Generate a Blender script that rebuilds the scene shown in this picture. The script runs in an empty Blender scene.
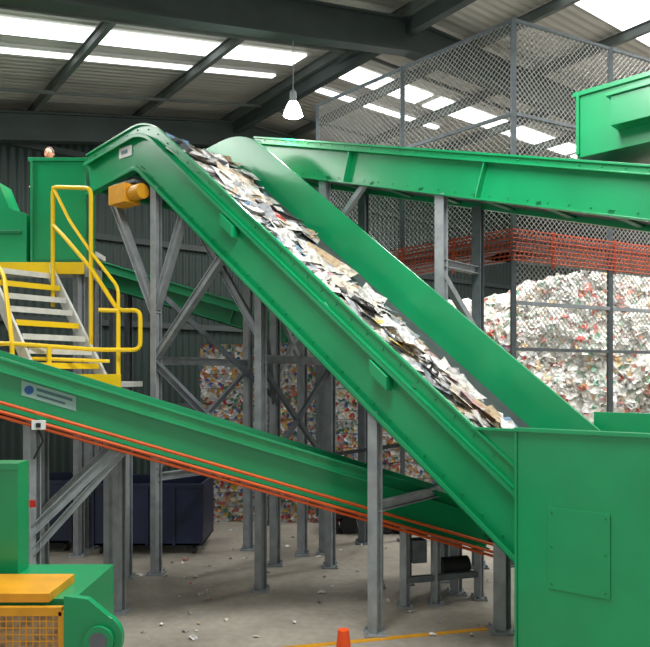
import bpy, math, random
from mathutils import Vector, Matrix, noise
random.seed(7)
V=Vector
sc=bpy.context.scene
sc.view_settings.view_transform='Standard'
sc.view_settings.look='None'
sc.view_settings.exposure=0.0

# ------------------------------------------------------------ materials
def newmat(name):
    m=bpy.data.materials.new(name); m.use_nodes=True
    nt=m.node_tree; b=nt.nodes['Principled BSDF']
    return m,nt,b
def srgb(r,g,b):
    f=lambda c:(c/255/12.92) if c/255<=0.04045 else ((c/255+0.055)/1.055)**2.4
    return (f(r),f(g),f(b),1)
def pbr(name,col,rough=.5,metal=0,nscale=3,namt=.15,bump=0,bscale=40,emit=0,coat=0):
    m,nt,b=newmat(name)
    c=srgb(*col)
    tc=nt.nodes.new('ShaderNodeTexCoord')
    n=nt.nodes.new('ShaderNodeTexNoise'); n.inputs['Scale'].default_value=nscale; n.inputs['Detail'].default_value=6
    nt.links.new(tc.outputs['Object'],n.inputs['Vector'])
    r=nt.nodes.new('ShaderNodeValToRGB')
    r.color_ramp.elements[0].position=.3; r.color_ramp.elements[1].position=.7
    r.color_ramp.elements[0].color=tuple(x*(1-namt) for x in c[:3])+(1,)
    r.color_ramp.elements[1].color=tuple(min(1,x*(1+namt)) for x in c[:3])+(1,)
    nt.links.new(n.outputs['Fac'],r.inputs['Fac'])
    nt.links.new(r.outputs['Color'],b.inputs['Base Color'])
    b.inputs['Roughness'].default_value=rough; b.inputs['Metallic'].default_value=metal
    if coat:
        b.inputs['Coat Weight'].default_value=coat; b.inputs['Coat Roughness'].default_value=.15
    if bump:
        n2=nt.nodes.new('ShaderNodeTexNoise'); n2.inputs['Scale'].default_value=bscale; n2.inputs['Detail'].default_value=4
        nt.links.new(tc.outputs['Object'],n2.inputs['Vector'])
        bp=nt.nodes.new('ShaderNodeBump'); bp.inputs['Strength'].default_value=bump; bp.inputs['Distance'].default_value=.02
        nt.links.new(n2.outputs['Fac'],bp.inputs['Height']); nt.links.new(bp.outputs['Normal'],b.inputs['Normal'])
    if emit:
        b.inputs['Emission Color'].default_value=c; b.inputs['Emission Strength'].default_value=emit
    return m
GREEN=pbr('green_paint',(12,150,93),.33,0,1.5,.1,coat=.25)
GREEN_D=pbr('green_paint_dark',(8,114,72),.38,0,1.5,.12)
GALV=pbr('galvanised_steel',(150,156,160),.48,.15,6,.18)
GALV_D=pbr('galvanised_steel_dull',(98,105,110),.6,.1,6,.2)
YEL=pbr('yellow_paint',(248,208,20),.4,0,3,.06)
YEL_O=pbr('amber_paint',(226,160,30),.5,0,5,.15)
ORANGE=pbr('orange_conduit',(216,92,36),.45,0,4,.12)
RACK=pbr('rust_orange_grille',(196,88,56),.6,0,4,.2)
CONE=pbr('cone_orange',(240,80,20),.45,0,4,.05)
RUB=pbr('belt_rubber',(74,80,82),.65,0,5,.2,.3,60)
BLACK=pbr('black_rubber',(28,28,30),.6,0,5,.2)
NAVY=pbr('navy_paint',(24,34,66),.45,0,3,.2)
WHITE=pbr('white_plate',(225,228,228),.5,0,3,.05)
STICK=pbr('sticker_face',(150,190,180),.5,0,3,.05)
BLUE=pbr('blue_mark',(40,90,160),.5,0,3,.05)
GREYM=pbr('grey_mark',(80,110,120),.5,0,3,.05)
RED=pbr('red_mark',(200,40,35),.5,0,3,.05)
TREAD=pbr('stair_tread_steel',(214,216,210),.55,.05,8,.12)
BEAMG=pbr('roof_steel',(50,60,58),.6,0,2,.15)
PURL=pbr('purlin_steel',(84,90,86),.6,.0,2,.15)
WIRE=pbr('mesh_wire',(172,172,168),.5,.1,5,.1)
HAIR=pbr('hair',(70,40,25),.7,0,30,.3)
SKIN=pbr('skin',(196,140,112),.55,0,10,.08)
SHIRT=pbr('hi_vis_shirt',(225,110,40),.8,0,8,.1)
PANTS=pbr('work_trousers',(35,42,62),.8,0,8,.15)
EYEW=pbr('eye_white',(230,230,225),.3,0,3,.02)

def corrugated(name,col,axis,scale,namt=.1,strength=.8,rough=.55):
    m=pbr(name,col,rough,0,.6,namt)
    nt=m.node_tree;b=nt.nodes['Principled BSDF']
    tc=[n for n in nt.nodes if n.type=='TEX_COORD'][0]
    w=nt.nodes.new('ShaderNodeTexWave'); w.bands_direction=axis; w.inputs['Scale'].default_value=scale
    nt.links.new(tc.outputs['Object'],w.inputs['Vector'])
    bp=nt.nodes.new('ShaderNodeBump'); bp.inputs['Strength'].default_value=strength; bp.inputs['Distance'].default_value=.05
    nt.links.new(w.outputs['Fac'],bp.inputs['Height']); nt.links.new(bp.outputs['Normal'],b.inputs['Normal'])
    return m
WALLM=corrugated('corrugated_green_wall',(24,44,39),'X',1.6)
ROOFM=corrugated('corrugated_roof_underside',(166,164,155),'Y',1.6,.08,.5)

def skymat():
    m,nt,b=newmat('translucent_skylight')
    tc=nt.nodes.new('ShaderNodeTexCoord')
    n=nt.nodes.new('ShaderNodeTexNoise'); n.inputs['Scale'].default_value=1.2
    nt.links.new(tc.outputs['Object'],n.inputs['Vector'])
    r=nt.nodes.new('ShaderNodeValToRGB'); r.color_ramp.elements[0].color=(.8,.88,.92,1); r.color_ramp.elements[1].color=(1,1,1,1)
    nt.links.new(n.outputs['Fac'],r.inputs['Fac'])
    nt.links.new(r.outputs['Color'],b.inputs['Emission Color']); b.inputs['Emission Strength'].default_value=2.4
    b.inputs['Base Color'].default_value=(.9,.9,.9,1)
    return m
SKYL=skymat()
LAMPM=pbr('lamp_glow',(255,255,245),.4,0,3,.0,emit=12)

def floor_mat():
    m,nt,b=newmat('concrete_floor')
    tc=nt.nodes.new('ShaderNodeTexCoord')
    n=nt.nodes.new('ShaderNodeTexNoise'); n.inputs['Scale'].default_value=.45; n.inputs['Detail'].default_value=9; n.inputs['Roughness'].default_value=.62
    n2=nt.nodes.new('ShaderNodeTexNoise'); n2.inputs['Scale'].default_value=9; n2.inputs['Detail'].default_value=6
    nt.links.new(tc.outputs['Object'],n.inputs['Vector']); nt.links.new(tc.outputs['Object'],n2.inputs['Vector'])
    r=nt.nodes.new('ShaderNodeValToRGB'); r.color_ramp.elements[0].position=.3; r.color_ramp.elements[1].position=.72
    r.color_ramp.elements[0].color=srgb(142,135,123); r.color_ramp.elements[1].color=srgb(200,193,180)
    nt.links.new(n.outputs['Fac'],r.inputs['Fac'])
    mx=nt.nodes.new('ShaderNodeMixRGB'); mx.blend_type='OVERLAY'; mx.inputs['Fac'].default_value=.3
    nt.links.new(r.outputs['Color'],mx.inputs[1]); nt.links.new(n2.outputs['Fac'],mx.inputs[2])
    nt.links.new(mx.outputs['Color'],b.inputs['Base Color'])
    b.inputs['Roughness'].default_value=.36
    bp=nt.nodes.new('ShaderNodeBump'); bp.inputs['Strength'].default_value=.1
    nt.links.new(n2.outputs['Fac'],bp.inputs['Height']); nt.links.new(bp.outputs['Normal'],b.inputs['Normal'])
    return m
FLOORM=floor_mat()

def bale_mat(name,cols,scale,mulf=.45,metal=0):
    m,nt,b=newmat(name)
    tc=nt.nodes.new('ShaderNodeTexCoord')
    nz=nt.nodes.new('ShaderNodeTexNoise'); nz.inputs['Scale'].default_value=6; nz.inputs['Detail'].default_value=3
    nt.links.new(tc.outputs['Object'],nz.inputs['Vector'])
    ad=nt.nodes.new('ShaderNodeMixRGB'); ad.blend_type='ADD'; ad.inputs['Fac'].default_value=.12
    nt.links.new(tc.outputs['Object'],ad.inputs[1]); nt.links.new(nz.outputs['Color'],ad.inputs[2])
    v=nt.nodes.new('ShaderNodeTexVoronoi'); v.inputs['Scale'].default_value=scale
    nt.links.new(ad.outputs['Color'],v.inputs['Vector'])
    sp=nt.nodes.new('ShaderNodeSeparateColor'); nt.links.new(v.outputs['Color'],sp.inputs['Color'])
    r=nt.nodes.new('ShaderNodeValToRGB'); r.color_ramp.interpolation='CONSTANT'
    e=r.color_ramp.elements
    while len(e)<len(cols): e.new(.5)
    for i,c in enumerate(cols):
        e[i].position=i/len(cols); e[i].color=srgb(*c)
    nt.links.new(sp.outputs['Red'],r.inputs['Fac'])
    mu=nt.nodes.new('ShaderNodeMixRGB'); mu.blend_type='MULTIPLY'; mu.inputs['Fac'].default_value=mulf
    nt.links.new(r.outputs['Color'],mu.inputs[1]); nt.links.new(sp.outputs['Green'],mu.inputs[2])
    nt.links.new(mu.outputs['Color'],b.inputs['Base Color'])
    b.inputs['Roughness'].default_value=.42; b.inputs['Metallic'].default_value=metal
    bp=nt.nodes.new('ShaderNodeBump'); bp.inputs['Strength'].default_value=.7; bp.inputs['Distance'].default_value=.04
    nt.links.new(v.outputs['Distance'],bp.inputs['Height']); nt.links.new(bp.outputs['Normal'],b.inputs['Normal'])
    return m
BALEC=bale_mat('mixed_container_bale',[(215,215,218),(215,145,80),(232,232,232),(206,58,52),(165,165,170),(235,222,190),(190,190,195),(80,140,110),(225,185,80),(74,104,170),(244,244,240),(180,160,140),(214,118,108),(210,210,215),(225,225,228)],15,.4,.15)
BALEW=bale_mat('white_plastic_bale',[(238,238,230),(225,225,216),(244,244,240),(215,145,125),(232,228,218),(210,210,202),(242,240,232),(145,188,165),(230,230,225),(230,200,155),(238,238,238),(190,190,185)],9,.32)

def paper_mat(i,col,lo=.6):
    m,nt,b=newmat('waste_paper_%d'%i)
    tc=nt.nodes.new('ShaderNodeTexCoord')
    n=nt.nodes.new('ShaderNodeTexNoise'); n.inputs['Scale'].default_value=14; n.inputs['Detail'].default_value=6
    nt.links.new(tc.outputs['Object'],n.inputs['Vector'])
    r=nt.nodes.new('ShaderNodeValToRGB'); r.color_ramp.elements[0].position=.36; r.color_ramp.elements[1].position=.52
    c=srgb(*col)
    r.color_ramp.elements[0].color=tuple(x*lo for x in c[:3])+(1,); r.color_ramp.elements[1].color=c
    nt.links.new(n.outputs['Fac'],r.inputs['Fac']); nt.links.new(r.outputs['Color'],b.inputs['Base Color'])
    b.inputs['Roughness'].default_value=.6
    return m
PAP=[paper_mat(i,c,.5) for i,c in enumerate([(232,230,226),(212,210,206),(190,188,186),(240,240,240),(218,208,190),(164,168,174),(196,172,140),(208,160,160),(120,150,180),(190,70,60),(84,86,90),(226,206,120)])]
PW=[34,32,30,20,14,22,14,3,4,2,8,1]
PLA=[paper_mat(20+i,c,.78) for i,c in enumerate([(244,244,242),(230,230,224),(238,234,226),(220,140,125),(150,192,168),(230,196,145),(200,200,200),(215,85,75)])]
PLW=[34,30,20,7,5,5,12,3]

# ------------------------------------------------------------ mesh builder
class MB:
    def __init__(s): s.v=[];s.f=[];s.m=[];s.mats=[]
    def mi(s,mat):
        if mat not in s.mats: s.mats.append(mat)
        return s.mats.index(mat)
    def add(s,vs,fs,mat):
        o=len(s.v); s.v+= [V(x) for x in vs]; k=s.mi(mat)
        for f in fs: s.f.append([i+o for i in f]); s.m.append(k)
    def box(s,c,sx,mat,ax=None,rz=0):
        c=V(c); hx,hy,hz=[a/2 for a in sx]
        R=Matrix.Rotation(rz,3,'Z')
        vs=[c+R@V((x*hx,y*hy,z*hz)) for z in(-1,1) for y in(-1,1) for x in(-1,1)]
        s.add(vs,[(0,2,3,1),(4,5,7,6),(0,1,5,4),(2,6,7,3),(0,4,6,2),(1,3,7,5)],mat)
    def bb(s,x0,x1,y0,y1,z0,z1,mat): s.box(((x0+x1)/2,(y0+y1)/2,(z0+z1)/2),(x1-x0,y1-y0,z1-z0),mat)
    def beam(s,a,b,w,h,mat,up=V((0,0,1))):
        a=V(a);b=V(b);d=(b-a).normalized()
        if abs(d.dot(up))>.98: up=V((0,1,0))
        x=d.cross(up).normalized(); y=x.cross(d).normalized()
        vs=[p+x*i*w/2+y*j*h/2 for p in(a,b) for j in(-1,1) for i in(-1,1)]
        s.add(vs,[(0,2,3,1),(4,5,7,6),(0,1,5,4),(2,6,7,3),(0,4,6,2),(1,3,7,5)],mat)
    def ibeam(s,a,b,w,h,t,mat,up=V((0,0,1))):
        a=V(a);b=V(b);d=(b-a).normalized()
        if abs(d.dot(up))>.98: up=V((.6,.8,0))
        x=d.cross(up).normalized(); y=x.cross(d).normalized()
        s.beam(a+y*(h/2-t/2),b+y*(h/2-t/2),w,t,mat,up)
        s.beam(a-y*(h/2-t/2),b-y*(h/2-t/2),w,t,mat,up)
        s.beam(a,b,t,h-2*t,mat,up)
    def post(s,x,y,z0,z1,mat,w=.13,foot=True):
        s.ibeam((x,y,z0),(x,y,z1),w,w,.014,mat)
        s.box((x,y,(z0+z1)/2),(w*.5,w*.5,z1-z0),mat,rz=.6)
        if foot: 
            s.box((x,y,z0+.012),(w*2,w*2,.024),mat)
            for i in(-1,1):
                for j in(-1,1): s.box((x+i*w*.75,y+j*w*.75,z0+.04),(.03,.03,.04),mat)
    def tube(s,pts,r,mat,n=8,closed=False):
        pts=[V(p) for p in pts]
        rings=[]
        N=len(pts)
        for i,p in enumerate(pts):
            if i==0: d=(pts[1]-p)
            elif i==N-1: d=(p-pts[-2])
            else: d=((pts[i+1]-p).normalized()+(p-pts[i-1]).normalized())
            d=d.normalized() if d.length>1e-6 else V((0,0,1))
            up=V((0,0,1)) if abs(d.z)<.9 else V((.3,.95,0))
            x=d.cross(up).normalized(); y=x.cross(d).normalized()
            rings.append((p,x,y,d))
        vs=[]
        px=None
        for p,x,y,d in rings:
            if px is not None:
                x2=(px-d*px.dot(d))
                if x2.length>1e-4:
                    x=x2.normalized(); y=x.cross(d).normalized()
            px=x
            for k in range(n):
                a=2*math.pi*k/n; vs.append(p+x*math.cos(a)*r+y*math.sin(a)*r)
        fs=[]
        for i in range(N-1):
            for k in range(n):
                fs.append((i*n+k,i*n+(k+1)%n,(i+1)*n+(k+1)%n,(i+1)*n+k))
        fs.append(tuple(range(n))[::-1]); fs.append(tuple((N-1)*n+k for k in range(n)))
        s.add(vs,fs,mat)
    def rtube(s,pts,r,mat,R=.12,n=8):
        pts=[V(p) for p in pts]; out=[pts[0]]
        for i in range(1,len(pts)-1):
            a,k,b=pts[i-1],pts[i],pts[i+1]
            q=min(R,(a-k).length*.45,(b-k).length*.45)
            A=k+(a-k).normalized()*q; B=k+(b-k).normalized()*q
            for j in range(5):
                t=j/4; out.append(A*(1-t)**2+k*2*t*(1-t)+B*t*t)
        out.append(pts[-1]); s.tube(out,r,mat,n)
    def cyl(s,a,b,r,mat,n=20,r2=None):
        a=V(a);b=V(b);d=(b-a).normalized(); up=V((0,0,1)) if abs(d.z)<.9 else V((0,1,0))
        x=d.cross(up).normalized(); y=x.cross(d)
        r2=r if r2 is None else r2
        vs=[p+(x*math.cos(2*math.pi*k/n)+y*math.sin(2*math.pi*k/n))*q for p,q in((a,r),(b,r2)) for k in range(n)]
        fs=[(k,(k+1)%n,n+(k+1)%n,n+k) for k in range(n)]+[tuple(range(n))[::-1],tuple(range(n,2*n))]
        s.add(vs,fs,mat)
    def prism(s,poly,vec,mat):
        poly=[V(p) for p in poly]; vec=V(vec); n=len(poly)
        s.add(poly+[p+vec for p in poly],[tuple(range(n))[::-1],tuple(range(n,2*n))]+[(k,(k+1)%n,n+(k+1)%n,n+k) for k in range(n)],mat)
    def obj(s,name,bevel=0,smooth=False,parent=None):
        me=bpy.data.meshes.new(name); me.from_pydata([tuple(v) for v in s.v],[],s.f); 
        for m in s.mats: me.materials.append(m)
        me.polygons.foreach_set('material_index',s.m)
        if smooth: me.polygons.foreach_set('use_smooth',[True]*len(s.f))
        me.update()
        import bmesh
        bm=bmesh.new(); bm.from_mesh(me); bmesh.ops.recalc_face_normals(bm,faces=bm.faces); bm.to_mesh(me); bm.free()
        o=bpy.data.objects.new(name,me); sc.collection.objects.link(o)
        if bevel:
            md=o.modifiers.new('bevel','BEVEL'); md.width=bevel; md.segments=2; md.limit_method='ANGLE'; md.angle_limit=math.radians(40)
        if parent: o.parent=parent
        return o

# ------------------------------------------------------------ conveyor frame
class Frame:
    def __init__(s,o,h,sgn):
        s.o=V((o[0],o[1],0)); s.h=V((h[0],h[1],0)).normalized()
        s.c=V((h[1],-h[0],0)).normalized()*sgn
    def P(s,a,w,z): return s.o+s.h*a+s.c*w+V((0,0,z))
def fillet(p0,k,p1,R,n=10):
    d0=(p0-k).normalized(); d1=(p1-k).normalized(); ang=d0.angle(d1)
    t=R/math.tan(ang/2); a=k+d0*t; b=k+d1*t; cen=k+(d0+d1).normalized()*(R/math.sin(ang/2))
    return [cen+((a-cen).normalized().slerp((b-cen).normalized(),i/n))*R for i in range(n+1)]
def normals(path):
    out=[]
    for i in range(len(path)):
        a=path[max(0,i-1)]; b=path[min(len(path)-1,i+1)]
        t=(b-a).normalized(); out.append(V((-t.y,t.x)))
    return out
def sweep(mb,fr,path,nor,prof,mat):
    n=len(prof); vs=[]
    for p,q in zip(path,nor):
        base=fr.P(p.x,0,p.y); nn=fr.h*q.x+V((0,0,q.y))
        for (w,k) in prof: vs.append(base+fr.c*w+nn*k)
    fs=[]
    for i in range(len(path)-1):
        for k in range(n): fs.append((i*n+k,i*n+(k+1)%n,(i+1)*n+(k+1)%n,(i+1)*n+k))
    fs.append(tuple(range(n))[::-1]); fs.append(tuple((len(path)-1)*n+k for k in range(n)))
    mb.add(vs,fs,mat)
def resample(path,step):
    out=[];acc=0
    for a,b in zip(path[:-1],path[1:]):
        L=(b-a).length; t=(b-a)/L; q=V((-t.y,t.x))
        while acc<L:
            out.append((a+t*acc,q)); acc+=step
        acc-=L
    return out
def channel(mb,fr,path,nor,w,out,H,top,mat,skirt=.18,fl=.12,t=.02,ribs=1.6,bolts=False):
    x=lambda d:w+out*d
    sweep(mb,fr,path,nor,[(x(0),top),(x(-t),top),(x(-t),-H),(x(0),-H)],mat)
    sweep(mb,fr,path,nor,[(x(.035),top),(x(0),top),(x(0),top-.03),(x(.035),top-.03)],mat)
    sweep(mb,fr,path,nor,[(x(fl),-skirt),(x(0),-skirt),(x(0),-skirt-t),(x(fl),-skirt-t)],mat)
    sweep(mb,fr,path,nor,[(x(fl),-H+t),(x(0),-H+t),(x(0),-H),(x(fl),-H)],mat)
    if ribs:
        for p,q in resample(path,ribs)[1:]:
            nn=fr.h*q.x+V((0,0,q.y)); a=fr.P(p.x,x(fl*.45),p.y)
            mb.beam(a+nn*(-skirt),a+nn*(-H),.02,fl*.9,mat,up=fr.c)
    if bolts:
        for p,q in resample(path,.3):
            nn=fr.h*q.x+V((0,0,q.y)); a=fr.P(p.x,x(0),p.y)
            for k in (-skirt*.5,-H+.09):
                mb.cyl(a+nn*k,a+nn*k+fr.c*out*.015,.014,mat,6)

# ============================================================ MAIN INCLINED CONVEYOR (A)
FA=Frame((1.957,7.17),(-.781,.625),1)
K=V((6.05,7.10)); P0=V((-1.2,2.13-.821*1.2)); P1=V((7.72,6.86))
pathA=[P0]+fillet(P0,K,P1,.95,12)+[P1]
norA=normals(pathA); norA[0]=V((-math.sin(math.atan(.821)),math.cos(math.atan(.821))));norA[1]=norA[0].copy()
W=2.0; mb=MB()
channel(mb,FA,pathA,norA,0,-1,.75,0,GREEN,skirt=.17,fl=.10,bolts=True,ribs=0)
sweep(mb,FA,pathA,norA,[(-.1,-.17),(-.08,-.17),(-.08,-.23),(-.1,-.23)],GREEN)
sweep(mb,FA,pathA,norA,[(-.1,-.75),(-.08,-.75),(-.08,-.69),(-.1,-.69)],GREEN)
channel(mb,FA,pathA,norA,W,1,.75,.33,GREEN,skirt=.17,fl=.13)
sweep(mb,FA,pathA,norA,[(.03,-.22),(W-.03,-.22),(W-.03,-.24),(.03,-.24)],RUB)
sweep(mb,FA,pathA,norA,[(.1,-.62),(W-.1,-.62),(W-.1,-.64),(.1,-.64)],RUB)
for p,q in resample(pathA,.9)[1:]:
    nn=FA.h*q.x+V((0,0,q.y)); a=FA.P(p.x,0,p.y)
    mb.cyl(a+nn*-.3+FA.c*.02,a+nn*-.3+FA.c*(W-.02),.045,GALV_D,10)
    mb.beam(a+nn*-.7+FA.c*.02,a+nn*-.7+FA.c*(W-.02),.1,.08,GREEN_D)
pe=P1; rA=math.atan2(.625,-.781)
mb.cyl(FA.P(pe.x-.2,.03,pe.y-.42),FA.P(pe.x-.2,W-.03,pe.y-.42),.2,BLACK,24)
mb.box(FA.P(6.5,-.12,5.93),(.42,.3,.3),YEL_O,rz=rA)
mb.box(FA.P(6.5,-.0,6.12),(.6,.3,.05),GALV_D,rz=rA)
mb.cyl(FA.P(6.28,-.12,5.93),FA.P(6.02,-.12,5.93),.12,YEL_O,18)
mb.cyl(FA.P(6.72,-.12,5.93),FA.P(6.8,-.12,5.93),.07,BLACK,14)
mb.box(FA.P(6.62,-.012,6.68),(.34,.012,.17),WHITE,rz=rA); 
mb.box(FA.P(6.64,-.022,6.68),(.16,.008,.06),GREYM,rz=rA)
for s_ in (1.62,4.15):
    z=2.13+.821*s_-.42
    mb.prism([FA.P(s_-.12,-.02,z-.16),FA.P(s_+.12,-.02,z+.04),FA.P(s_+.12,-.02,z+.20),FA.P(s_-.12,-.02,z+.0)],FA.c*-.12,GREEN)
mb.prism([FA.P(-.09,0,2.0),FA.P(-.09,0,2.5),FA.P(.46,0,2.5)],FA.c*.02,GREEN)
mb.prism([FA.P(-.09,-.04,2.47),FA.P(-.09,-.04,2.5),FA.P(.5,-.04,2.5),FA.P(.47,-.04,2.47)],FA.c*.06,GREEN)
def bot(s_): return 2.13+.821*s_-.97 if s_<6 else 6.0
def padpost(s_,w,top=None,z1=None): 
    p=FA.P(s_,w,0); mb.post(p.x,p.y,0,(z1 if z1 else bot(s_)+.03),GALV)
    return p
for s_,w0 in ((1.75,0),(4.0,.4),(5.85,0)):
    a=padpost(s_,w0); b=padpost(s_,W)
    mb.ibeam(a+V((0,0,1.5)),b+V((0,0,1.5)),.1,.12,.012,GALV)
    if s_>3:
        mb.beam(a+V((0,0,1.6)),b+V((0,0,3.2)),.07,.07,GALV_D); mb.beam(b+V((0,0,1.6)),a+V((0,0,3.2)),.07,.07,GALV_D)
        mb.ibeam(a+V((0,0,3.3)),b+V((0,0,3.3)),.1,.12,.012,GALV)
mb.post(-.81,11.35,0,4.9,GALV); mb.post(-.39,12.0,0,5.1,GALV)
mb.beam((-.81,11.35,4.3),(-.39,12.0,3.2),.07,.07,GALV);mb.beam((-.81,11.35,2.9),(-.39,12.0,4.0),.07,.07,GALV)
mb.beam((-.81,11.35,2.6),FA.P(4.0,.4,4.2),.08,.08,GALV_D)
mb.beam((-.81,11.35,2.7),FA.P(5.85,0,4.4),.08,.08,GALV_D)
hp=FA.P(5.85,0,0)
def brace(p,q,w=.09,m=GALV): mb.ibeam(p,q,w,w,.012,m); mb.beam(p,q,w*.35,w*.8,m)
brace(FA.P(6.95,0,5.95),(hp.x,hp.y,4.0),.12)
brace(FA.P(5.2,0,5.45),(hp.x,hp.y,4.1),.12)
brace(FA.P(4.35,0,4.75),(hp.x,hp.y,3.35),.11)
brace(FA.P(4.95,0.1,5.2),FA.P(4.0,.4,3.6),.1)
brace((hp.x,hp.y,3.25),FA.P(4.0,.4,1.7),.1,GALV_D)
mb.beam(FA.P(1.75,W,2.0),FA.P(2.9,W,3.4),.08,.08,GALV_D)
mb.beam(FA.P(1.75,W,2.2),FA.P(4.0,W,1.8),.06,.06,GALV_D)
mb.post(2.12,8.38,0,1.75,GALV,.16)
mb.obj('inclined_belt_conveyor',.004)

# waste paper on the belt
pm=MB()
def scrap(mb,c,nn,t,size,mats,wts,curl=.35,tilt=.45,rough=.14):
    nn=(nn+V((random.gauss(0,tilt),random.gauss(0,tilt),random.gauss(0,tilt*.7)))).normalized()
    x=nn.cross(V((random.random()-.5,random.random()-.5,random.random()-.5))).normalized(); y=nn.cross(x)
    sx=size*random.uniform(.7,1.3)/2; sy=size*random.uniform(.5,1.0)/2; k=random.gauss(0,curl); k2=random.gauss(0,curl)
    vs=[]
    for j in(-1,0,1):
        for i in(-1,0,1):
            vs.append(c+x*(i*sx+random.gauss(0,.1*sx))+y*(j*sy+random.gauss(0,.1*sy))+nn*(k*i*i*sx+k2*j*j*sy+random.gauss(0,rough*size)))
    fs=[(0,1,4,3),(1,2,5,4),(3,4,7,6),(4,5,8,7)]
    mb.add(vs,fs,random.choices(mats,wts)[0])
for i in range(950):
    s_=random.uniform(-.9,6.6)
    for a,b in zip(pathA[:-1],pathA[1:]):
        if a.x<=s_<=b.x:
            z=a.y+(b.y-a.y)*(s_-a.x)/(b.x-a.x); t=(b-a).normalized(); break
    q=V((-t.y,t.x)); nn=FA.h*q.x+V((0,0,q.y))
    w=random.uniform(.24,1.76)
    low=max(0,min(1,(4.0-s_)/3.5))
    edge=1.55+.35*noise.noise(V((s_*1.3,0,3)))-.55*low
    if w>edge and random.random()<(.97 if s_<4 else .5): w=random.uniform(.24,edge)
    lump=noise.noise(V((s_*1.5,w*1.8,1)))
    if lump<-.12+.1*low and random.random()<.8: continue
    hh=.01+.09*max(0,lump+.15)
    c=FA.P(s_,w,z)+nn*(-.22+.03+hh*random.uniform(.3,1.2))
    u=random.random()
    if u<.6: scrap(pm,c,nn,t,random.uniform(.36,.56),PAP,PW,.1,.13,.03)
    else: scrap(pm,c,nn,t,random.uniform(.16,.3),PAP,PW,.22,.18,.07)
pm.obj('waste_paper_load')

# ============================================================ HOPPER
hb=MB()
def plate(s0,s1,w0,w1,z0,z1,mat=GREEN):
    hb.prism([FA.P(s0,w0,z0),FA.P(s1,w0,z0),FA.P(s1,w1,z0),FA.P(s0,w1,z0)],V((0,0,z1-z0)),mat)
plate(-3.2,-.085,-.22,-.18,0,2.53)
plate(-3.2,-.085,2.18,2.22,0,2.6)
plate(-3.24,-3.2,-.22,2.22,0,2.53)
plate(-.12,-.085,-.18,2.18,0,.95)
plate(-3.2,-.085,-.26,-.22,2.49,2.53); plate(-.11,-.085,-.24,-.22,0,2.49)
plate(-3.2,-.085,-.26,-.22,0,.08)
plate(-1.0,-.42,-.235,-.22,1.0,1.78,GREEN)
for s_ in(-.96,-.46):
    for z in(1.05,1.4,1.73):
        hb.cyl(FA.P(s_,-.235,z),FA.P(s_,-.245,z),.01,GREEN_D,8)
plate(-2.4,-1.75,-.235,-.22,.9,1.9,GREEN)
hb.obj('infeed_hopper',.006)

# ============================================================ LOWER CONVEYOR (B)
FB=Frame((-3.62,7.8),(.957,.29),-1)
zb=lambda s_:3.26-2.01*s_/6.2
b0=V((-.9,zb(-.9))); b1=V((6.25,zb(6.25)))
pathB=[b0,b1]; norB=normals(pathB); mb=MB()
channel(mb,FB,pathB,norB,0,-1,.56,0,GREEN,skirt=.14,fl=.10,ribs=0,bolts=True)
channel(mb,FB,pathB,norB,1.05,1,.56,.06,GREEN,skirt=.14,fl=.12)
sweep(mb,FB,pathB,norB,[(.02,-.16),(1.03,-.16),(1.03,-.18),(.02,-.18)],RUB)
sweep(mb,FB,pathB,norB,[(.06,-.5),(1.0,-.5),(1.0,-.52),(.06,-.52)],RUB)
for k,(w,n_) in enumerate([(-.13,-.50),(-.14,-.60),(-.12,-.655)]):
    mb.tube([FB.P(p.x,w,p.y+n_) for p in pathB],.02,ORANGE,8)
for p,q in resample(pathB,.8): mb.beam(FB.P(p.x,-.02,p.y-.62),FB.P(p.x,1.05,p.y-.62),.05,.05,GREEN_D); mb.cyl(FB.P(p.x,.02,p.y-.24),FB.P(p.x,1.03,p.y-.24),.04,GALV_D,8)
mb.cyl(FB.P(-.9,-.03,b0.y-.28),FB.P(-.9,1.08,b0.y-.28),.28,GREEN_D,24)
mb.cyl(FB.P(6.25,0,b1.y-.3),FB.P(6.25,1.05,b1.y-.3),.2,BLACK,24)
rB=math.atan2(.29,.957)
def lab(s0,s1,n0,n1,mat,w=-.006):
    mb.prism([FB.P(s0,w,zb(s0)+n0),FB.P(s1,w,zb(s1)+n0),FB.P(s1,w,zb(s1)+n1),FB.P(s0,w,zb(s0)+n1)],FB.c*-.004,mat)
lab(.22,.80,-.36,-.19,STICK); 
mb.cyl(FB.P(.3,-.008,zb(.3)-.275),FB.P(.3,-.014,zb(.3)-.275),.05,BLUE,18)
lab(.38,.76,-.26,-.225,GREYM,-.011); lab(.38,.68,-.32,-.295,GREYM,-.011)
mb.box(FB.P(.42,-.2,zb(.42)-.62),(.14,.1,.1),WHITE,rz=rB); mb.box(FB.P(.42,-.26,zb(.42)-.62),(.05,.02,.05),BLACK,rz=rB)
mb.tube([FB.P(.42,-.2,zb(.42)-.67),FB.P(.46,-.18,zb(.42)-.8),FB.P(.36,-.12,zb(.42)-1.0)],.012,BLACK,6)
for s_,w in((.33,0),(.33,1.05)):
    p=FB.P(s_,w,0); mb.post(p.x,p.y,0,zb(s_)-.62,GALV,.14)
    brace(FB.P(s_,w,1.3),FB.P(s_+.95,w,zb(s_+.95)-.62),.11); 
brace(FB.P(.33,0,1.05),FB.P(1.35,0,zb(1.35)-.62),.08)
mb.box(FB.P(.33,-.09,1.62),(.1,.02,.08),RED)
for s_ in (1.28,):
    for w in(0.9,): p=FB.P(s_,w,0); mb.post(p.x,p.y,0,zb(s_)-.62,GALV,.12)
for s_ in(4.9,5.35,6.0):
    for w in(.05,1.0):
        p=FB.P(s_,w,0); mb.post(p.x,p.y,0,zb(s_)-.6,GALV,.1)
mb.beam(FB.P(4.9,.05,.35),FB.P(6.0,.05,.35),.08,.08,GALV_D)
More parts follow.
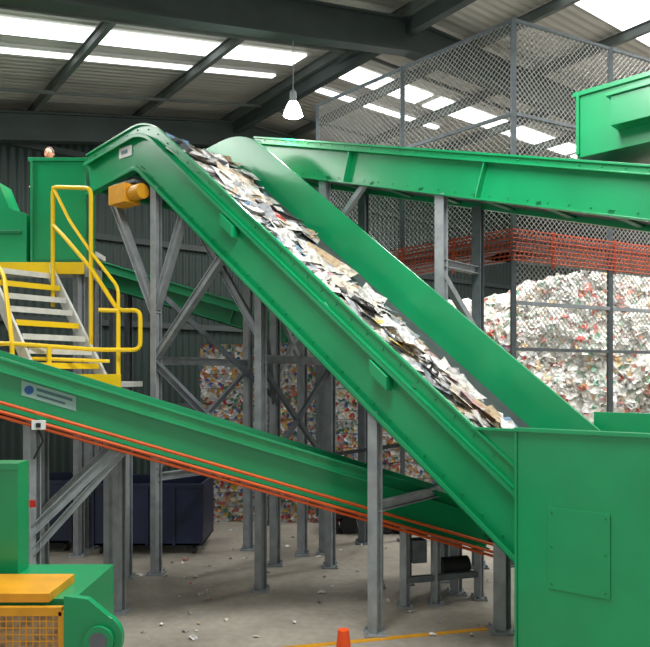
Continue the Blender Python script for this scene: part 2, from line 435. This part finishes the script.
mb.box(FB.P(5.1,.1,.72),(.2,.2,.3),GALV_D,rz=rB); mb.cyl(FB.P(5.5,.2,.45),FB.P(5.9,.2,.45),.12,BLACK,16)
mb.obj('transfer_belt_conveyor',.004)

# ============================================================ UPPER CONVEYOR (C)
FC=Frame((-1.19,13.2),(.727,-.686),-1)
zc=lambda s_:7.58-.2857*s_
c0=V((-.2,zc(-.2))); c1=V((8.6,zc(8.6)))
pathC=[c0,c1]; norC=normals(pathC); mb=MB()
channel(mb,FC,pathC,norC,0,-1,.66,0,GREEN,skirt=.12,fl=.12,ribs=2.62,bolts=True)
channel(mb,FC,pathC,norC,1.1,1,.66,0,GREEN,skirt=.12,fl=.14)
sweep(mb,FC,pathC,norC,[(.02,-.18),(1.08,-.18),(1.08,-.2),(.02,-.2)],RUB)
sweep(mb,FC,pathC,norC,[(.05,-.56),(1.05,-.56),(1.05,-.58),(.05,-.58)],RUB)
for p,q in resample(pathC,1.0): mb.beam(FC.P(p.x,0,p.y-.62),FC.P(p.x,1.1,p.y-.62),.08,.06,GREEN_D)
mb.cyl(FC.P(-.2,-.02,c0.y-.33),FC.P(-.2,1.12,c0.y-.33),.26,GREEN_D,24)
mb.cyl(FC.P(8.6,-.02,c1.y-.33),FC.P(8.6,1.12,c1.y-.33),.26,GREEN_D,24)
for s_ in(1.6,4.0,8.2):
    a=FC.P(s_,0.03,0); b=FC.P(s_,1.07,0); zt=zc(s_)-.66
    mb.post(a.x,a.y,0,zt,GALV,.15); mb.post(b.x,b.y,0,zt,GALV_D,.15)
    mb.ibeam(a+V((0,0,4.75)),b+V((0,0,4.75)),.12,.12,.014,GALV)
    mb.beam(a+V((0,0,4.6)),b+V((0,0,3.7)),.1,.1,GALV); mb.beam(a+V((0,0,3.5)),b+V((0,0,3.5)),.1,.1,GALV)
a=FC.P(1.6,0.03,0); 
mb.beam(FC.P(2.5,.03,zc(2.5)-.66),a+V((0,0,5.4)),.09,.09,GALV); mb.beam(FC.P(.7,.03,zc(.7)-.66),a+V((0,0,5.6)),.09,.09,GALV)
mb.obj('elevated_belt_conveyor',.004)

mb=MB(); 
def fprism(fr,s0,s1,w0,w1,z0,z1,mat,m=None):
    (m or mb).prism([fr.P(s0,w0,z0),fr.P(s1,w0,z0),fr.P(s1,w1,z0),fr.P(s0,w1,z0)],V((0,0,z1-z0)),mat)
fprism(FC,6.1,9.0,.0,1.1,zc(6.1)+.02,6.68,GREEN)
fprism(FC,6.05,9.0,-.03,1.13,6.64,6.70,GREEN)
fprism(FC,6.62,8.6,-.24,.0,6.08,6.44,GREEN); fprism(FC,6.57,8.65,-.27,.0,6.44,6.48,GREEN)
for s_ in (6.1,): fprism(FC,s_,s_+.04,-.04,0,zc(6.1)+.05,6.64,GREEN)
mb.obj('feed_chute',.006)

# ============================================================ REAR CONVEYOR (D)
FD=Frame((-4.9,14.6),(.99,-.02),-1); zd=lambda s_:5.55-.3*s_
dp=[V((0,zd(0))),V((4.2,zd(4.2)))]; dn=normals(dp); mb=MB()
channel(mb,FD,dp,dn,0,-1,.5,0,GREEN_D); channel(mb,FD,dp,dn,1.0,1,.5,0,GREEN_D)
sweep(mb,FD,dp,dn,[(.02,-.16),(.98,-.16),(.98,-.18),(.02,-.18)],RUB)
for s_ in(.5,3.8):
    for w in(0,1): 
        p=FD.P(s_,w,0); mb.post(p.x,p.y,0,zd(s_)-.5,GALV_D)
mb.obj('rear_belt_conveyor',.004)

# ============================================================ MESH FENCE & WALKWAY
mb=MB()
Fl=V((-.15,14.8,0)); Fc=V((3.04,11.3,0)); Fr=V((8.2,13.9,0)); Z0,Z1=3.5,8.81
def wirepanel(a,b,z0,z1,sp=.1,r=.0035):
    L=(b-a).length; d=(b-a)/L; H=z1-z0
    n=int((L+H)/sp)
    for sg in(1,-1):
        for i in range(1,n):
            k=i*sp
            u0=max(0,k-H); u1=min(L,k)
            if u1-u0<.01: continue
            p=(u0,k-u0); q=(u1,k-u1)
            if sg<0: p=(L-p[0],p[1]); q=(L-q[0],q[1])
            mb.beam(a+d*p[0]+V((0,0,z0+p[1])),a+d*q[0]+V((0,0,z0+q[1])),r*2,r*2,WIRE)
wirepanel(Fl,Fc,5.3,Z1); wirepanel(Fc,Fr,Z0,Z1)
for p in (Fl,Fl.lerp(Fc,.5),Fc,Fc.lerp(Fr,.38),Fc.lerp(Fr,.72),Fr):
    mb.beam(p,p+V((0,0,Z1+.02)),.08,.08,GALV_D); mb.box(p+V((0,0,.012)),(.2,.2,.024),GALV_D)
for a,b in((Fl,Fc),(Fc,Fr)):
    for z in(Z1,7.3,5.3): mb.beam(a+V((0,0,z)),b+V((0,0,z)),.05,.05,GALV_D)
mb.beam(Fc+V((0,0,4.25)),Fr+V((0,0,4.25)),.06,.06,GALV); mb.beam(Fc+V((0,0,Z0)),Fr+V((0,0,Z0)),.05,.05,GALV_D)
mb.prism([Fl+V((0,0,5.12)),Fc+V((0,0,5.12)),Fc+V((.9,.6,5.12)),Fl+V((.9,.7,5.12))],V((0,0,.1)),GALV_D)
mb.prism([Fc+V((0,0,5.12)),Fr+V((0,0,5.12)),Fr+V((-.5,1.1,5.12)),Fc+V((-.3,1.0,5.12))],V((0,0,.099)),GALV_D)
mb.obj('wire_mesh_safety_fence')
mb=MB()
Rs=Fl.lerp(Fc,.45)
for i in range(8):
    z=4.93+.07*i
    mb.tube([Rs+V((-.07,-.07,z)),Fc+V((-.03,-.1,z)),Fr+V((.03,-.12,z-.05))],.012,RACK,6)
for a,b in((Rs+V((-.07,-.085,0)),Fc+V((-.03,-.115,0))),(Fc+V((-.03,-.115,0)),Fr+V((.03,-.135,0)))):
    L=(b-a).length; n=int(L/.09)
    for i in range(n):
        p=a.lerp(b,i/n); 
        q=a.lerp(b,min(1,(i+1.6)/n))
        mb.beam(p+V((0,0,4.93)),q+V((0,0,5.42)),.01,.01,RACK)
for p in (Fl.lerp(Fc,.5),Fl.lerp(Fc,.75),Fc.lerp(Fr,.15),Fc.lerp(Fr,.4),Fc.lerp(Fr,.6)):
    mb.beam(p+V((-.02,-.06,4.85)),p+V((-.02,-.06,5.45)),.04,.03,RACK)
mb.obj('orange_cable_grille')

# ============================================================ ROOF / WALLS / FLOOR
pv=V((.8,.6,0)); rv=V((-.6,.8,0))
A0=9.75
def roofz(a): return 10.5-.18*(A0-a) if a<A0 else 10.5-.01*(a-A0)
def RP(a,b,dz=0): return pv*a+rv*b+V((0,0,roofz(a)+dz))
rot=math.atan2(.6,.8)
def slab(name,a0,a1,b0_,b1_,dz,th,mat):
    m=MB(); 
    R=Matrix.Rotation(-rot,3,'Z')
    ps=[RP(a0,b0_,dz),RP(a1,b0_,dz),RP(a1,b1_,dz),RP(a0,b1_,dz)]
    m.prism([R@p for p in ps],V((0,0,th)),mat)
    o=m.obj(name); o.rotation_euler=(0,0,rot); return o
slab('ceiling_left',-8,A0,-4,17.9,0,.08,ROOFM)
slab('ceiling_right',A0,34,-4,17.9,0,.08,ROOFM)
k=0
for (a0,a1,b0_,b1_) in [(-2,9.2,12.95,13.55),(-2,9.2,14.25,14.42),(10.1,13.2,12.9,13.6),(13.5,20,12.9,13.6),(10.1,15,14.4,14.6),(9.9,20,7.1,8.1),(20.3,30,12.9,13.6),(-2,9,4,5.2),(11,22,3,4.2),(21,30,7.1,8.1)]:
    k+=1; slab('window_%d'%k,a0,a1,b0_,b1_,-.05,.04,SKYL)
mb=MB()
a=-6.0
while a<32:
    mb.ibeam(RP(a,-3,-.17),RP(a,17.7,-.17),.1,.22,.015,PURL); a+=2.6 if a<9 else 2.2
mb.obj('trim_1')
mb=MB()
for b_ in(2.2,10.25,17.2):
    for a0,a1 in((-7.5,A0),(A0,33)):
        mb.ibeam(RP(a0,b_,-.62),RP(a1,b_,-.62),.28,.66,.04,BEAMG); 
        mb.beam(RP(a0,b_,-.62),RP(a1,b_,-.62),.1,.6,BEAMG)
mb.beam(RP(9.3,10.25,-.35),RP(9.9,13.2,-.3),.16,.16,BEAMG)
mb.beam(RP(9.75,2.2,-.45),RP(9.75,17.2,-.45),.18,.3,BEAMG)
for b_ in (11.9,15.7): mb.beam(RP(-7,b_,-.3),RP(A0,b_,-.3),.06,.06,PURL); mb.beam(RP(A0,b_,-.3),RP(32,b_,-.3),.06,.06,PURL)
mb.obj('trim_2')
m=MB(); m.bb(-8,34,17.9,18.05,0,10.6,WALLM)
for z in(2.2,4.4,6.6,8.6): m.bb(-8,34,17.78,17.9,z,z+.15,BEAMG)
o=m.obj('wall_back'); o.rotation_euler=(0,0,rot)
m=MB(); m.bb(-25,35,-6,40,-.2,0,FLOORM); m.obj('floor')
m=MB(); m.beam((-.75,7.75,.002),(2.6,8.6,.002),.09,.006,YEL_O,up=V((0,0,1))); m.obj('painted_floor_line')

# ============================================================ BALES
def bale_box(mb,c,sx,mat,rz,amp=.06,n=9):
    c=V(c); R=Matrix.Rotation(rz,3,'Z')
    def emb(f):
        vs=[]
        for i in range(n+1):
            for j in range(n+1):
                p=V(f(i/n*2-1,j/n*2-1)); 
                q=V((p.x*sx[0]/2,p.y*sx[1]/2,p.z*sx[2]/2))
                r=(abs(p.x)**8+abs(p.y)**8+abs(p.z)**8)**(1/8)
                q=q*(1/r**.12) if r>0 else q
                w=c+R@q
                d=noise.noise_vector(w*3.1)*amp+noise.noise_vector(w*9)*amp*.5
                vs.append(w+d)
        mb.add(vs,[(i*(n+1)+j,(i+1)*(n+1)+j,(i+1)*(n+1)+j+1,i*(n+1)+j+1) for i in range(n) for j in range(n)],mat)
    emb(lambda u,v:(u,v,1));emb(lambda u,v:(u,v,-1));emb(lambda u,v:(1,u,v));emb(lambda u,v:(-1,u,v));emb(lambda u,v:(u,1,v));emb(lambda u,v:(u,-1,v))
mb=MB()
for row in range(2):
    for col in range(5):
        for lay in range(3):
            bale_box(mb,(-1.97+col*1.34+random.gauss(0,.02),15.4+row*1.2+random.gauss(0,.04),.62+lay*1.25),(1.33,1.15,1.25),BALEC,random.gauss(0,.03),.05)
            if row==0:
                for q in(-.3,0,.3): mb.box((-1.97+col*1.34,15.4-.61,.62+lay*1.25+q),(1.25,.012,.012),GALV_D)
mb.obj('compacted_bale_stack')
mb=MB()
random.seed(21)
def heap(u,v):
    x=2.6+u*12.3
    top=4.75+.9*min(1,max(0,(x-4.6)/2.2))+.35*noise.noise(V((x*.6,0,7)))
    t=min(1,v/.6)
    z=top*(math.sin(t*math.pi/2)**.8)
    if v>.6: z=top+(v-.6)*1.0
    y=17.4+1.7*t**1.6+(max(0,v-.6)*5) -.02*x
    y+=.9*math.exp(-((x-4.7)/.35)**2)*(v)
    p=V((x,y,z)); d=noise.noise_vector(p*.9)*.45+noise.noise_vector(p*2.4)*.2+noise.noise_vector(p*6)*.09
    if z<.2: d.z=0
    p=p+d; p.z=max(0,p.z)
    return p
nu,nv=150,56
vs=[heap(i/nu,j/nv) for j in range(nv+1) for i in range(nu+1)]
mb.add(vs,[(j*(nu+1)+i,j*(nu+1)+i+1,(j+1)*(nu+1)+i+1,(j+1)*(nu+1)+i) for j in range(nv) for i in range(nu)],BALEW)
for i in range(7500):
    u=random.uniform(0,.8); v=random.uniform(.12,.75); p=heap(u,v)
    scrap(mb,p+V((0,-.04,.03)),V((0,-1,.6)),None,random.uniform(.08,.22),PLA,PLW,.4,.7)
mb.obj('plastic_bottle_heap')

# ============================================================ STAIRS / PLATFORM
mb=MB()
T=V((-4.70,11.8,4.94)); dd=V((.75,-.66,0)); L=1.77*1.0; tl=V((-.66,-.75,0)); WD=1.0
n=9
for i in range(n):
    t=(i+.6)/n; a=T+dd*(L*t)+V((0,0,-1.94*(i+1)/(n+0))); 
    mb.prism([a-dd*.14,a+dd*.14,a+dd*.14+tl*WD,a-dd*.14+tl*WD],V((0,0,.03)),TREAD)
    f0=a+dd*.14; f1=a+dd*.16; h=V((0,0,-.05))
    mb.prism([f0+h,f1+h,f1+tl*WD+h,f0+tl*WD+h],V((0,0,.085)),YEL if i in(1,4,7) else TREAD)
e=T+dd*L+V((0,0,-1.94))
for w in(-.04,WD+.04): mb.beam(T+tl*w+V((0,0,-.05)),e+tl*w+V((0,0,-.05)),.04,.22,TREAD)
mb.bb(-5.2,-2.8,9.62,10.75,2.9,2.98,TREAD)
mb.bb(-5.2,-2.8,9.58,9.62,2.84,3.08,YEL)
for x,y in((-5.1,9.7),(-3.0,9.75),(-5.1,10.6),(-3.0,10.6)): mb.post(x,y,0,2.9,GALV,.12)
mb.bb(-9,-4.05,11.8,12.6,4.84,4.94,TREAD); mb.bb(-9,-4.05,11.76,11.8,4.78,4.98,YEL); mb.bb(-4.05,-4.01,11.8,12.6,4.74,4.94,GALV)
mb.bb(-9,-4.45,12.6,14.2,5.4,5.5,TREAD)
mb.bb(-9,-4.45,12.58,12.62,4.84,5.5,GALV)
for x,y in((-4.2,11.95),(-7.5,11.95),(-4.2,12.5)): mb.post(x,y,0,4.84,GALV,.14)
for x,y in((-4.6,14.1),(-7.5,14.1)): mb.post(x,y,0,5.4,GALV,.14)
r=.034
mb.rtube([(-4.47,11.5,4.2),(-4.47,11.5,6.17),(-3.66,10.95,6.0),(-3.66,10.95,3.4)],r,YEL)
mb.rtube([(-4.47,11.5,5.55),(-4.2,11.3,5.3),(-3.66,10.95,4.75),(-3.13,10.6,4.05),(-2.77,10.5,4.05),(-2.77,10.5,3.45),(-3.4,10.4,3.45),(-4.47,10.0,3.52),(-5.4,10.0,3.52)],r,YEL)
mb.rtube([(-4.47,11.5,6.17),(-4.1,11.25,5.55),(-3.66,10.95,5.0),(-3.13,10.6,4.4),(-3.13,10.6,4.05)],r*.8,YEL)
mb.tube([(-3.13,10.6,4.05),(-3.13,10.6,2.98)],r,YEL)
mb.tube([(-3.4,10.5,4.05),(-3.13,10.6,4.05)],r,YEL)
mb.tube([(-5.4,10.0,3.35),(-3.2,10.4,3.28)],r*.8,YEL)
mb.rtube([(-5.3,11.1,5.9),(-5.3,11.1,5.0),(-4.95,10.8,4.6),(-4.47,10.0,3.52)],r,YEL)
mb.tube([(-4.47,10.0,3.52),(-4.47,10.0,2.98)],r,YEL); mb.tube([(-4.0,10.15,3.48),(-4.0,10.15,2.98)],r,YEL)
mb.obj('steel_access_stairs',.003)

mb=MB()
mb.bb(-5.06,-4.1,12.05,12.5,4.94,6.76,GREEN); mb.bb(-5.1,-4.06,12.01,12.54,6.76,6.82,GREEN)
for x in(-5.06,-4.14): mb.bb(x,x+.04,12.01,12.05,4.94,6.76,GREEN)
mb.bb(-5.06,-4.1,12.0,12.05,5.02,5.07,GREEN_D)
mb.obj('discharge_chute',.006)
mb=MB()
mb.prism([(-6.6,12.0,4.94),(-5.12,12.0,4.94),(-5.12,12.0,5.85),(-5.42,12.0,5.95),(-5.6,12.0,6.4),(-6.6,12.0,6.5)],V((0,.5,0)),GREEN)
mb.prism([(-6.6,11.96,5.5),(-5.2,11.96,5.5),(-5.2,11.96,5.56),(-6.6,11.96,5.56)],V((0,.04,0)),GREEN_D)
mb.obj('sorting_hopper',.006)

# ============================================================ BALER bottom left
mb=MB()
mb.bb(-4.2,-1.72,4.8,5.7,0,1.5,GREEN)
mb.bb(-4.2,-1.86,4.72,5.2,1.5,1.56,YEL_O)
mb.bb(-4.2,-2.37,5.4,5.6,1.5,2.36,GREEN)
mb.bb(-4.2,-2.35,5.37,5.4,2.31,2.36,GREEN)
fx0,fx1,fz0,fz1=-3.4,-1.76,.3,1.45; y=4.7
for z in(fz0,fz1): mb.bb(fx0,fx1,y-.02,y+.02,z-.03,z+.03,YEL_O)
for x in(fx0,fx1,-2.6): mb.bb(x-.025,x+.025,y-.02,y+.02,fz0,fz1,YEL_O)
x=fx0
while x<fx1: mb.bb(x-.004,x+.004,y-.003,y+.003,fz0,fz1,YEL_O); x+=.045
z=fz0
while z<fz1: mb.bb(fx0,fx1,y-.004,y+.002,z-.004,z+.004,YEL_O); z+=.045
mb.bb(fx0,fx1,4.78,4.8,fz0,fz1,PAP[6])
cx,cz=-1.5,1.27
outer=[(-1.74,1.56),(-1.58,1.54)]+[(cx+.15*math.cos(t),cz+.17*math.sin(t)) for t in [math.radians(a) for a in range(70,-91,-16)]]+[(-1.5,0),(-1.74,0)]
mb.prism([(x_,4.66,z_) for x_,z_ in outer],V((0,.06,0)),GREEN)
mb.cyl((cx,4.66,cz),(cx,4.625,cz),.1,GREEN,28); mb.cyl((cx,4.625,cz),(cx,4.621,cz),.06,GALV_D,28)
mb.bb(-1.72,-1.6,4.72,4.8,0,1.5,GREEN)
for x_ in(-1.68,-1.58): mb.cyl((x_,4.66,1.1),(x_,4.64,1.1),.018,GALV,8)
mb.obj('baling_machine',.004)

# ============================================================ NAVY BINS
def bin_(x0,x1,y0,y1,h,name='wheeled_waste_bin'):
    mb=MB(); z0=.16
    t=.04
    mb.bb(x0,x1,y0,y0+t,z0,h,NAVY);mb.bb(x0,x1,y1-t,y1,z0,h,NAVY);mb.bb(x0,x0+t,y0,y1,z0,h,NAVY);mb.bb(x1-t,x1,y0,y1,z0,h,NAVY);mb.bb(x0,x1,y0,y1,z0,z0+t,NAVY)
    mb.bb(x0-.03,x1+.03,y0-.03,y0+.02,h-.06,h,NAVY);mb.bb(x0-.03,x1+.03,y1-.02,y1+.03,h-.06,h,NAVY)
    k=x0
    while k<x1: mb.bb(k,k+.05,y0-.03,y0,z0,h-.06,NAVY); k+=(x1-x0-.05)/4
    mb.bb(x0+.1,x1-.1,y0+.1,y1-.1,h-.3,h-.2,BLACK)
    for x in(x0+.15,x1-.15):
        for y in(y0+.12,y1-.12):
            mb.cyl((x-.03,y,.08),(x+.03,y,.08),.08,BLACK,16); mb.bb(x-.04,x+.04,y-.03,y+.03,.1,.18,GALV_D)
    mb.obj(name,.004)
bin_(-4.0,-2.1,12.0,13.2,1.22); bin_(-6.3,-4.4,12.2,13.3,1.25,'wheeled_waste_bin.001')
mb=MB()
for i in range(6):
    mb.cyl((.1+i*.36,13.6,.17),(.1+i*.36,14.4,.17),.17,BLACK,18)
for i in range(5): mb.cyl((.28+i*.36,13.6,.47),(.28+i*.36,14.4,.47),.17,BLACK,18)
mb.obj('rubber_roller_pile')

# ============================================================ CONE
mb=MB(); cx,cy=.17,6.45
mb.box((cx,cy,.02),(.4,.4,.04),CONE)
prof=[(.15,.04),(.115,.25),(.10,.34),(.075,.48),(.055,.66),(.05,.70),(.0,.705)]
nseg=28; vs=[(cx+r_*math.cos(2*math.pi*k/nseg),cy+r_*math.sin(2*math.pi*k/nseg),z_) for r_,z_ in prof for k in range(nseg)]
for i in range(len(prof)-1):
    mt=WHITE if i==2 else CONE
    sub=vs[i*nseg:(i+2)*nseg]
    mb.add(sub,[(k,(k+1)%nseg,nseg+(k+1)%nseg,nseg+k) for k in range(nseg)],mt)
mb.obj('traffic_cone')

# ============================================================ HIGH BAY LAMP
mb=MB(); lx,ly,lz=-.57,12.5,7.72
prof=[(.17,0),(.165,.03),(.13,.14),(.08,.24),(.06,.28),(.06,.42),(.03,.46)]
nseg=28
for i in range(len(prof)-1):
    vs=[(lx+r_*math.cos(2*math.pi*k/nseg),ly+r_*math.sin(2*math.pi*k/nseg),lz+z_) for r_,z_ in prof[i:i+2] for k in range(nseg)]
    mb.add(vs,[(k,(k+1)%nseg,nseg+(k+1)%nseg,nseg+k) for k in range(nseg)],LAMPM if i<3 else GALV)
mb.add([(lx+.165*math.cos(2*math.pi*k/nseg),ly+.165*math.sin(2*math.pi*k/nseg),lz+.005) for k in range(nseg)],[tuple(range(nseg))],LAMPM)
la=pv.dot(V((lx,ly,0)))
mb.cyl((lx,ly,lz+.44),(lx,ly,roofz(la)-.01),.008,GALV,8)
mb.obj('high_bay_lamp')

# ============================================================ FLOOR LITTER
mb=MB(); random.seed(5)
for i in range(150):
    x=random.uniform(-3,3.5); y=random.uniform(8.0,14)
    scrap(mb,V((x,y,.02)),V((0,0,3)),None,random.uniform(.03,.09),PAP,PW,.1)
mb.obj('floor_litter')

# ============================================================ WORKER
emp=bpy.data.objects.new('worker',None); sc.collection.objects.link(emp); emp.location=(-5.1,12.95,5.5)
def skinobj(name,verts,edges,rad,mat,sub=2):
    me=bpy.data.meshes.new(name); me.from_pydata(verts,edges,[]); o=bpy.data.objects.new(name,me); sc.collection.objects.link(o); o.parent=emp
    me.materials.append(mat)
    sk=o.modifiers.new('skin','SKIN'); sk.use_smooth_shade=True
    for i,rr in enumerate(rad):
        me.skin_vertices[0].data[i].radius=(rr,rr) if not isinstance(rr,tuple) else rr
    me.skin_vertices[0].data[0].use_root=True
    s_=o.modifiers.new('sub','SUBSURF'); s_.levels=sub; s_.render_levels=sub
    return o
skinobj('torso_and_arms',[(0,0,.98),(0,0,1.15),(0,0,1.36),(0,0,1.47),(.17,0,1.45),(.22,-.05,1.18),(.18,-.24,1.02),(-.17,0,1.45),(-.22,-.05,1.18),(-.18,-.24,1.02)],
 [(0,1),(1,2),(2,3),(3,4),(4,5),(5,6),(3,7),(7,8),(8,9)],[(.16,.12),(.155,.11),(.18,.12),(.09,.08),.065,.05,.038,.065,.05,.038],SHIRT)
skinobj('legs',[(0,0,.98),(.1,0,.9),(.11,-.01,.5),(.12,.02,.09),(.12,-.14,.05),(-.1,0,.9),(-.11,-.01,.5),(-.12,.02,.09),(-.12,-.14,.05)],
 [(0,1),(1,2),(2,3),(3,4),(0,5),(5,6),(6,7),(7,8)],[(.15,.11),.09,.062,.048,.042,.09,.062,.048,.042],PANTS)
skinobj('neck',[(0,0,1.44),(0,0,1.56)],[(0,1)],[.06,.055],SKIN)
for sx in(1,-1):
    vs=[(sx*.18,-.24,1.02),(sx*.17,-.32,.99)]; es=[(0,1)]; rd=[.03,.035]
    for f in range(4):
        b_=len(vs); ox=sx*(.17+(f-1.5)*.021); l=[.075,.085,.08,.06][f]
        vs+=[(ox,-.345,.985),(ox,-.345-l*.55,.975),(ox,-.345-l*.85,.95)]; es+=[(1,b_),(b_,b_+1),(b_+1,b_+2)]; rd+=[.011,.009,.008]
    b_=len(vs); vs+=[(sx*.13,-.3,.985),(sx*.105,-.335,.975)]; es+=[(0,b_),(b_,b_+1)]; rd+=[.012,.009]
    skinobj('hand_%s'%('l' if sx>0 else 'r'),vs,es,rd,SKIN,1)
hm=MB()
def ell(c,rx,ry,rz_,mat,f=None,nu=24,nv=16):
    vs=[];
    for j in range(nv+1):
        ph=math.pi*j/nv
        for i in range(nu):
            th=2*math.pi*i/nu; x=math.sin(ph)*math.cos(th);y=math.sin(ph)*math.sin(th);z=math.cos(ph)
            p=V((c[0]+x*rx,c[1]+y*ry,c[2]+z*rz_))
            if f: p=f(p,x,y,z)
            vs.append(p)
    hm.add(vs,[(j*nu+i,j*nu+(i+1)%nu,(j+1)*nu+(i+1)%nu,(j+1)*nu+i) for j in range(nv) for i in range(nu)],mat)
def hf(p,x,y,z):
    if z<0: p.x*=1+.22*z; 
    if z<-.2 and y<0: p.y-=.012
    return p
ell((0,0,1.68),.078,.098,.118,SKIN,hf)
ell((0,.012,1.705),.086,.102,.108,HAIR,lambda p,x,y,z:V((p.x,p.y if y>-.55 or z>.45 else p.y*.75,max(p.z,1.69 if y<.0 else 1.62))))
ell((0,-.102,1.665),.012,.018,.026,SKIN)
ell((0,-.088,1.615),.026,.01,.008,RED)
for sx in(1,-1):
    ell((sx*.03,-.085,1.69),.014,.01,.009,EYEW); ell((sx*.03,-.094,1.69),.006,.004,.006,BLACK); ell((sx*.03,-.09,1.71),.018,.008,.004,HAIR); ell((sx*.08,.005,1.675),.01,.02,.03,SKIN)
hm.obj('head',smooth=True,parent=emp)

# ============================================================ LIGHTS
w=bpy.data.worlds.new('world'); sc.world=w; w.use_nodes=True
bg=w.node_tree.nodes['Background']; bg.inputs[0].default_value=(1,.985,.95,1); bg.inputs[1].default_value=.78
def area(loc,sx,sy,e,rz=0,name='skylight_daylight'):
    l=bpy.data.lights.new(name,'AREA'); l.shape='RECTANGLE'; l.size=sx;l.size_y=sy;l.energy=e; l.color=(1,.99,.96)
    o=bpy.data.objects.new(name,l); sc.collection.objects.link(o); o.location=loc; o.rotation_euler=(0,0,rz)
for a,b_,e in((3,13.2,350),(14,13.2,560),(15,7.9,650),(4,4.6,650),(14,3.6,600)):
    p=RP(a,b_,-.75); area(p,6,1.2,e,rot)
l=bpy.data.lights.new('lamp_light','POINT'); l.energy=150; l.shadow_soft_size=.15; o=bpy.data.objects.new('lamp_light',l); sc.collection.objects.link(o); o.location=(lx,ly,lz-.2)

# ============================================================ CAMERA
cd=bpy.data.cameras.new('camera'); cam=bpy.data.objects.new('camera',cd); sc.collection.objects.link(cam)
cam.location=(0,0,3); cam.rotation_euler=(math.radians(90),0,0)
cd.sensor_width=36; cd.lens=36*700/650; cd.shift_y=56.5/650; cd.clip_end=200
sc.camera=cam
